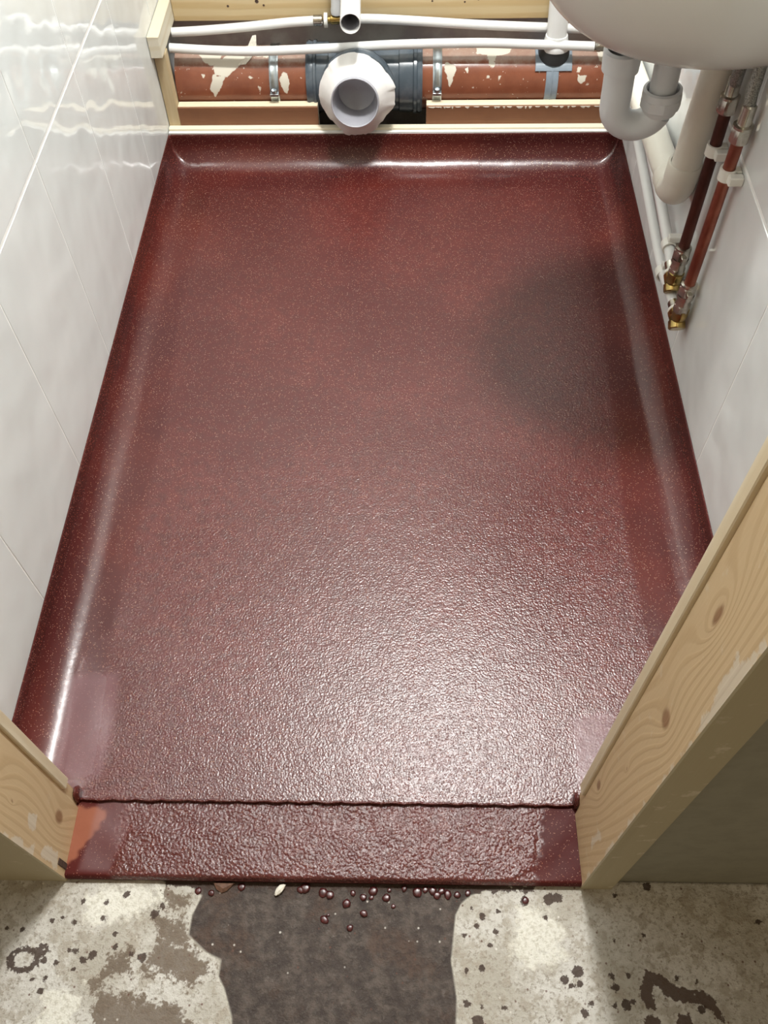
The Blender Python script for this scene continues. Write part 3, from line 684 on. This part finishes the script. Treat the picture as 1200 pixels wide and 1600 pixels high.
me = mesh('bowl', vs, fs, True); bm = bmesh.new(); bm.from_mesh(me); bmesh.ops.remove_doubles(bm, verts=bm.verts[:], dist=1e-5); bmesh.ops.recalc_face_normals(bm, faces=bm.faces[:]); bm.to_mesh(me); bm.free()
link('bowl', me, 'ceramic', bas)
lathe('waste_fitting', [(0, .02), (0, .022), (.028, .024), (.030, .018)], (.262, 1.060, .492), (0, 0, 1), 'trap', bas, 32)
lathe('foot_pad', [(0, .0005), (0, .020), (.010, .026), (.02, .028)], (.350, 1.060, .490), (0, 0, 1), 'ceramic', bas, 32)

# ------------------------------------------------------------------ trap
tr = empty('basin_trap'); tag(tr, 'white plastic U bend trap hanging under the basin', 'trap')
TY = 1.06
c0 = Vector((.2905, TY, .4165)); R_ = .0285
pts = [(.2590, TY, .475), (.2608, TY, .44)]
pts += [(c0.x + R_ * math.cos(math.radians(a)), TY, c0.z - R_ * math.sin(math.radians(-a)) if False else c0.z + R_ * math.sin(math.radians(a))) for a in range(180, 350, 10)]
tube('u_bend', pts, .0188, 'trap', tr, 36)
lathe('inlet_nut', [(0, .019), (0, .0225), (.024, .0235), (.026, .019)], (.2592, TY, .462), (-.03, 0, 1), 'trap', tr, 36)
lathe('outlet_nut', [(-.002, .018), (-.004, .0205), (.004, .0230), (.020, .0245), (.026, .0240), (.0275, .0205), (.024, .0185), (.018, .018)], (.3190, TY, .4110), (-.06, 0, 1), 'trap', tr, 40)
o = nut('nut_grip', (.3190, TY, .4140), (-.06, 0, 1), .016, .0262, 'trap', tr, 8)
tube('outlet_pipe', spline([(.3176, TY, .432), (.3168, TY, .455), (.3170, TY, .485), (.325, TY, .505), (.345, TY, .512), (.372, TY + .004, .510)]), .0165, 'trap', tr, 32)

# ------------------------------------------------------------------ cream waste pipe on the right wall
cw = empty('waste_pipe'); tag(cw, 'thick cream waste pipe dropping down the right wall behind the trap', 'pipe')
XW = .3845
tube('upright_pipe', [(XW, 1.070, .515), (XW, 1.083, .40), (XW, 1.092, .305)], .0200, 'cream', cw, 36)
lathe('elbow_socket', [(0, .0205), (0, .0232), (.0015, .0236), (.026, .0236), (.0275, .0228), (.0275, .0200)], (XW - .0005, 1.0945, .285), (0, -.05, 1), 'cream', cw, 40)
pe = []
for a in range(0, 95, 8):
    t_ = math.radians(a); pe.append((XW - .0003, 1.0945 + .032 * (1 - math.cos(t_)), .286 - .032 * math.sin(t_)))
tube('elbow', pe, .0228, 'cream', cw, 36)
lathe('elbow_socket', [(0, .0200), (0, .0232), (.0015, .0234), (.026, .0234), (.0275, .0228), (.0275, .0200)], (XW - .0003, 1.1215, .2540), (0, 1, -.07), 'cream', cw, 40)
tube('horizontal_pipe', [(XW, 1.140, .2530), (XW, 1.70, .205)], .0200, 'cream', cw, 36)

# ------------------------------------------------------------------ low white supply pipes on the right wall, with brass elbows
XP = .3925
def supply(pts, corner, label):
    r_ = empty('supply_pipe'); tag(r_, label, 'pipe')
    tube('pipe_run', spline(pts), .0080, 'plastic', r_)
    e = Vector(pts[0]); c = Vector(corner); d = (c - e).normalized()
    lathe('steel_sleeve', [(-.014, .0082), (-.014, .0092), (.0, .0092), (.0, .006)], e + d * .004, d, 'chrome', r_, 24)
    lathe('collar', [(0, .006), (0, .0118), (.004, .0122), (.006, .010)], e + d * .005, d, 'clip', r_, 24)
    nut('elbow_nut', e + d * .010, d, .013, .0135, 'brass', r_, 8)
    L_ = (c - e).length
    pe = [e + d * .02]
    for a in range(0, 91, 15):
        t_ = math.radians(a); k = .010
        pe.append(c - d * k + d * (k * math.sin(t_)) + Vector((0, 0, 1)) * (k * (1 - math.cos(t_))))
    pe.append(c + Vector((0, 0, .020)))
    tube('brass_elbow', pe, .0112, 'brass', r_, 24)
    nut('elbow_cap', c - d * .004 - Vector((0, 0, .006)), (0, -1, -.7), .013, .0128, 'brass', r_, 10)
    return r_
supply([(XP, 1.044, .168), (XP, 1.09, .178), (XP, 1.267, .196), (XP, 1.42, .197), (XP - .002, 1.60, .186), (XP - .002, 1.655, .196)], (XP, 1.020, .162), 'upper white supply pipe low on the right wall, ending in the farther brass elbow')
supply([(XP + .001, .985, .146), (XP + .001, 1.02, .141), (XP + .001, 1.116, .134), (XP + .001, 1.346, .155), (XP - .0, 1.46, .162), (XP - .004, 1.56, .170), (XP - .018, 1.615, .190)], (XP + .001, .960, .147), 'lower white supply pipe low on the right wall, ending in the nearer brass elbow')
def copper(yb, zb, yt, zt_, hose, l1, l2):
    r_ = empty('copper_pipe'); tag(r_, l1, 'pipe')
    base_ = Vector((XP, yb, zb)); top = Vector((XP, yt, zt_)); d = (top - base_).normalized()
    nut('lower_nut', base_, d, .013, .0125, 'chrome', r_, 6); 
    lathe('coupling', [(.012, .008), (.013, .0108), (.020, .0095), (.022, .0095), (.024, .0118), (.030, .0118)], base_, d, 'chrome', r_, 28)
    nut('upper_nut', base_ + d * .029, d, .016, .0128, 'chrome', r_, 6)
    lathe('olive_ring', [(0, .0076), (0, .0110), (.003, .0112), (.004, .0080)], base_ + d * .045, d, 'chrome', r_, 28)
    o = box('bleed_screw', (XP - .004, XP + .004, yb - .017, yb - .008, zb + .034, zb + .041), 'chrome', r_, .001)
    tube('copper_run', [base_ + d * .04, top], .0076, 'copper' if yb < 1 else 'copper_dark', r_, 24)
    h = empty('braided_hose'); tag(h, l2, 'hose')
    hn = Vector(hose[0]); hd = (Vector(hose[1]) - hn).normalized()
    nut('hose_nut', top - d * .002, d, .020, .0128, 'chrome', h, 6)
    lathe('ferrule', [(.017, .010), (.018, .0120), (.021, .0120), (.022, .0085), (.030, .0082), (.044, .0082), (.046, .006)], top - d * .002, d, 'chrome', h, 28)
    tube('hose', spline([top + d * .036] + [Vector(q) for q in hose], 8), .0072, 'braid', h, 20)
copper(1.022, .176, 1.030, .426, [(XP - .001, 1.026, .47), (XP - .006, 1.018, .53), (XP - .03, 1.02, .60)], 'darker copper pipe rising from the farther brass elbow', 'farther braided steel hose above the darker copper pipe')
copper(.960, .164, .962, .430, [(XP - .001, .966, .48), (XP - .004, .972, .54), (XP - .03, .985, .60)], 'brighter copper pipe rising from the nearer brass elbow', 'nearer braided steel hose above the brighter copper pipe')
def clip(x, y_, z_, axis, rad, arm, label):
    c_ = empty('pipe_clip'); tag(c_, label, 'pipe clip')
    lathe('ring', [(-.0075, rad + .0003), (-.0075, rad + .0028), (.0075, rad + .0028), (.0075, rad + .0003), (-.0075, rad + .0003)], (x, y_, z_), axis, 'clip', c_, 28)
    if axis[2] > .5: box('arm', (x - .002, XR - .0003, y_ - rad - .012, y_ - rad - .001, z_ - .0058, z_ + .0058), 'clip', c_, .0012)
    else: box('arm', (x - .004, XR - .0003, y_ - .0058, y_ + .0058, z_ + rad + .001, z_ + rad + .011), 'clip', c_, .0012)
    box('base', (x + rad - .001, XR - .0003, y_ - .006, y_ + .006, z_ - .006, z_ + .006), 'clip', c_, .001)
clip(XP, 1.0285, .3740, (0, 0, 1), .0076, 1, 'white pipe clip holding the darker copper pipe')
clip(XP, .9615, .3850, (0, 0, 1), .0076, 1, 'white pipe clip with long arm holding the brighter copper pipe')
clip(XP, 1.084, .1775, (0, 1, .0), .0080, 1, 'white pipe clip on the upper supply pipe above the brass elbows')
clip(XP + .001, 1.078, .1310, (0, 1, .0), .0080, 1, 'white pipe clip on the lower supply pipe beside the resin cove')

# ------------------------------------------------------------------ bits on the concrete
bm = bmesh.new(); bmesh.ops.create_icosphere(bm, subdivisions=1, radius=1)
for v in bm.verts: v.co = Vector((v.co.x * .0045 + v.co.y * .002, v.co.y * .009, v.co.z * .0035)) * random.uniform(.75, 1.1)
me = bpy.data.meshes.new('plaster_chip'); bm.to_mesh(me); bm.free(); o = link('plaster_chip', me, 'chip'); o.location = (-.140, .2095, ZC + .0045); o.rotation_euler = (.2, .1, -.5)
tag(o, 'small white plaster chip lying against the resin edge', 'chip')
o = link('resin_flake', mesh('resin_flake', [(-.216, .2165, ZC + .004), (-.192, .2165, ZC + .004), (-.200, .2085, ZC + .002), (-.206, .2060, ZC + .0015), (-.212, .2095, ZC + .002), (-.204, .2100, ZC + .0055), (-.216, .2165, ZC), (-.192, .2165, ZC), (-.206, .206, ZC)], [(0, 1, 5), (1, 2, 5), (2, 3, 5), (3, 4, 5), (4, 0, 5), (1, 7, 2), (2, 7, 8, 3), (3, 8, 4), (4, 8, 6, 0), (6, 7, 1, 0)]), M['resin_chip'])
tag(o, 'brown triangular flake poking out from under the threshold edge at left', 'flake')
drops = [(-0.091, 0.208, 0.0064), (-0.083, 0.206, 0.0056), (-0.064, 0.197, 0.0064), (-0.057, 0.208, 0.004), (-0.045, 0.204, 0.0048), (-0.036, 0.204, 0.0032), (-0.034, 0.211, 0.0064), (-0.044, 0.187, 0.0048), (-0.088, 0.18, 0.0056), (-0.019, 0.204, 0.0056), (-0.016, 0.212, 0.0032), (0.016, 0.21, 0.0056), (-0.059, 0.172, 0.0048), (-0.084, 0.185, 0.0024), (0.05, 0.208, 0.0056), (0.061, 0.208, 0.0048), (-0.111, 0.213, 0.0064), (-0.116, 0.211, 0.0048), (-0.21, 0.216, 0.0056), (-0.184, 0.213, 0.0048), (-0.218, 0.206, 0.0048), (-0.233, 0.208, 0.0048), (0.038, 0.207, 0.0048), (-0.011, 0.195, 0.0032), (0.137, 0.203, 0.0048), (0.043, 0.212, 0.0048), (0.033, 0.212, 0.0048), (0.001, 0.214, 0.004), (.073, .210, .004), (.025, .213, .004)]
bm = bmesh.new(); bmesh.ops.create_icosphere(bm, subdivisions=2, radius=1)
for v in bm.verts:
    v.co.z = max(v.co.z, 0) * .24 if v.co.z > 0 else v.co.z * .12
    v.co *= random.uniform(.86, 1.1)
dme = bpy.data.meshes.new('resin_drip'); bm.to_mesh(dme); bm.free(); dme.materials.append(M['drip'])
dme.polygons.foreach_set('use_smooth', [True] * len(dme.polygons))
for (dx, dy, dr) in drops:
    o = link('resin_drip', dme); o.location = (dx, dy, ZC + .0008); s_ = dr * .92
    o.scale = (s_ * random.uniform(.85, 1.15), s_ * random.uniform(.8, 1.1), s_); o.rotation_euler = (0, 0, random.uniform(0, 6))
    tag(o, 'small dark red resin drip dried on the concrete below the threshold', 'drip', 'resin drips on the concrete')

# ------------------------------------------------------------------ ceiling lamp (above the frame)
lf = empty('ceiling_lamp'); tag(lf, 'round flush ceiling lamp over the cubicle', 'lamp')
lathe('lamp_base', [(0, .0005), (0, .165), (.02, .165), (.03, .15)], (LAMP[0], LAMP[1], 2.299), (0, 0, -1), 'plaster', lf, 48)
